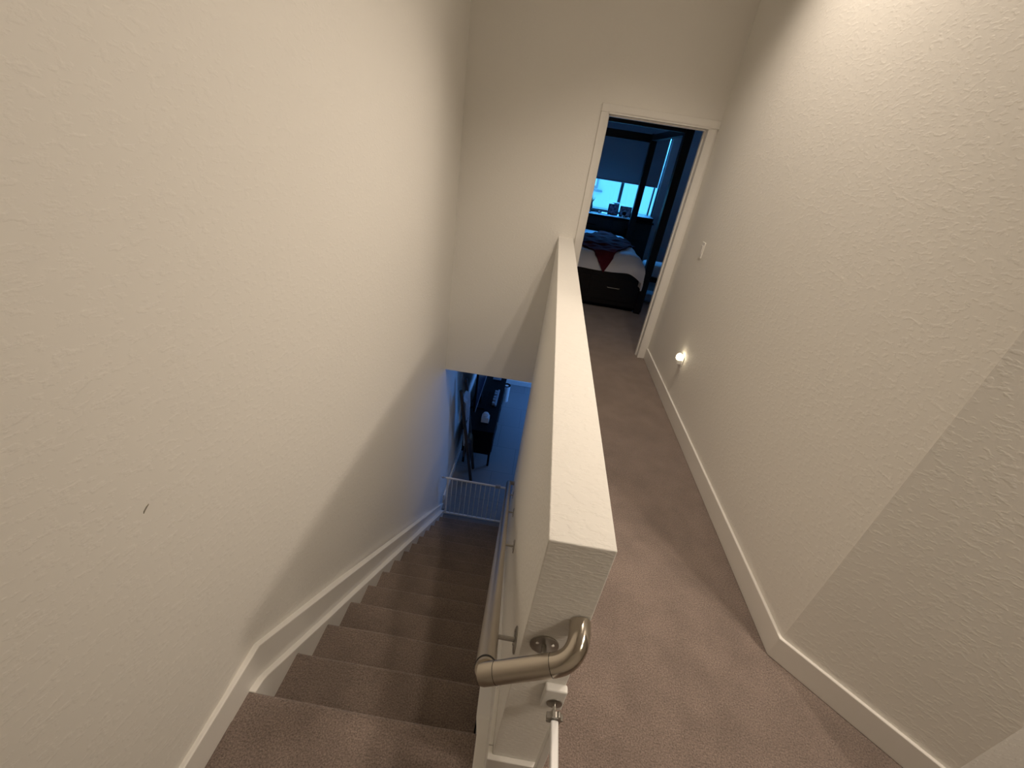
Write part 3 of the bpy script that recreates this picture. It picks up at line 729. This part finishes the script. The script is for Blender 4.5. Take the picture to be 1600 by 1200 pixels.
bm = B(); add_lathe(bm, [(0.03, 0.0), (0.05, 0.03), (0.035, 0.055), (0.01, 0.06)], -0.52, 4.50, CT + 0.085, 10); obj('tissue', bm, M_PAPERW, tb)
pw = thing('photo_stand', 'small pale card stand at the far end of the console', 'card stand', (-0.5, 5.8, CT))
bm = B(); add_box(bm, -0.58, -0.44, 5.78, 5.86, CT, CT + 0.015); obj('foot', bm, M_SILV, pw)
bm = B(); add_box(bm, -0.58, -0.44, 5.815, 5.825, CT + 0.015, CT + 0.10); obj('card', bm, M_PAPERW, pw)
bn2 = thing('waste_bin', 'white cylindrical bin with dark liner past the console', 'bin', (-0.30, 6.12, ZF))
bm = B(); add_lathe(bm, [(0.058, 0), (0.066, 0.32), (0.067, 0.33), (0.063, 0.33)], -0.34, 6.22, ZF, 32); obj('bin_body', bm, M_WPLAST, bn2, smooth=True)
bm = B(); add_lathe(bm, [(0.062, 0.325), (0.07, 0.332), (0.067, 0.345), (0.05, 0.338), (0.01, 0.32)], -0.34, 6.22, ZF, 32); obj('liner', bm, M_BLACK, bn2, smooth=True)

# leaning blanket ladder
ld = thing('blanket_ladder', 'dark wooden ladder leaning on the left wall downstairs', 'ladder', (-0.57, 4.1, ZF))
LA = (Vector((-0.565, 3.92, ZF)), Vector((-0.82, 3.93, -1.0))); LB_ = (Vector((-0.58, 4.185, ZF)), Vector((-0.815, 4.20, -0.965)))
for a, b_ in (LA, LB_):
    bm = B(); add_tube(bm, [a, b_], 0.023, 12); obj('side_rail', bm, M_WOODD, ld, smooth=True)
rungs = []
for k in range(4):
    f_ = 0.2 + 0.22 * k; p, q = LA[0].lerp(LA[1], f_), LB_[0].lerp(LB_[1], f_); rungs.append((p, q))
    bm = B(); add_tube(bm, [p, q], 0.013, 10); obj('rung', bm, M_WOODD, ld, smooth=True)
def hung(name, label, k, f0, f1, front, back, m_):
    p, q = rungs[k]; bm = B()
    def f_(u, v):
        c = p.lerp(q, f0 + (f1 - f0) * u); s = -back + (front + back) * v
        sway = 0.012 * math.sin(18 * u + 3 * k) * min(1, abs(s) * 6) + 0.008 * math.sin(40 * u)
        if s < 0: return c + Vector((-0.028 + sway * 0.4, 0.1 * (u - .5) * abs(s), 0.0 + s + 0.02))
        if s < 0.05: 
            a = s / 0.05 * PI; return c + Vector((-0.028 * math.cos(a), 0, 0.02 + 0.022 * math.sin(a)))
        return c + Vector((0.03 + sway + 0.05 * (s - .05), -0.16 * (u - .5) * (s - 0.05), 0.02 - (s - 0.05)))
    add_grid(bm, f_, 24, 24)
    o = obj(name, bm, m_, None, smooth=True, solid=0.012); tag(o, label, 'blanket')
hung('hanging_blanket', 'light blue blanket hanging from an upper ladder rung', 3, 0.12, 0.96, 0.80, 0.30, M_BLUEC)
hung('hanging_blanket', 'charcoal blanket hanging nearest on the ladder', 1, 0.02, 0.35, 0.30, 0.22, M_DARKC)
hung('hanging_blanket', 'olive brown blanket hanging on a lower ladder rung', 1, 0.40, 0.85, 0.26, 0.2, M_OLIVE)
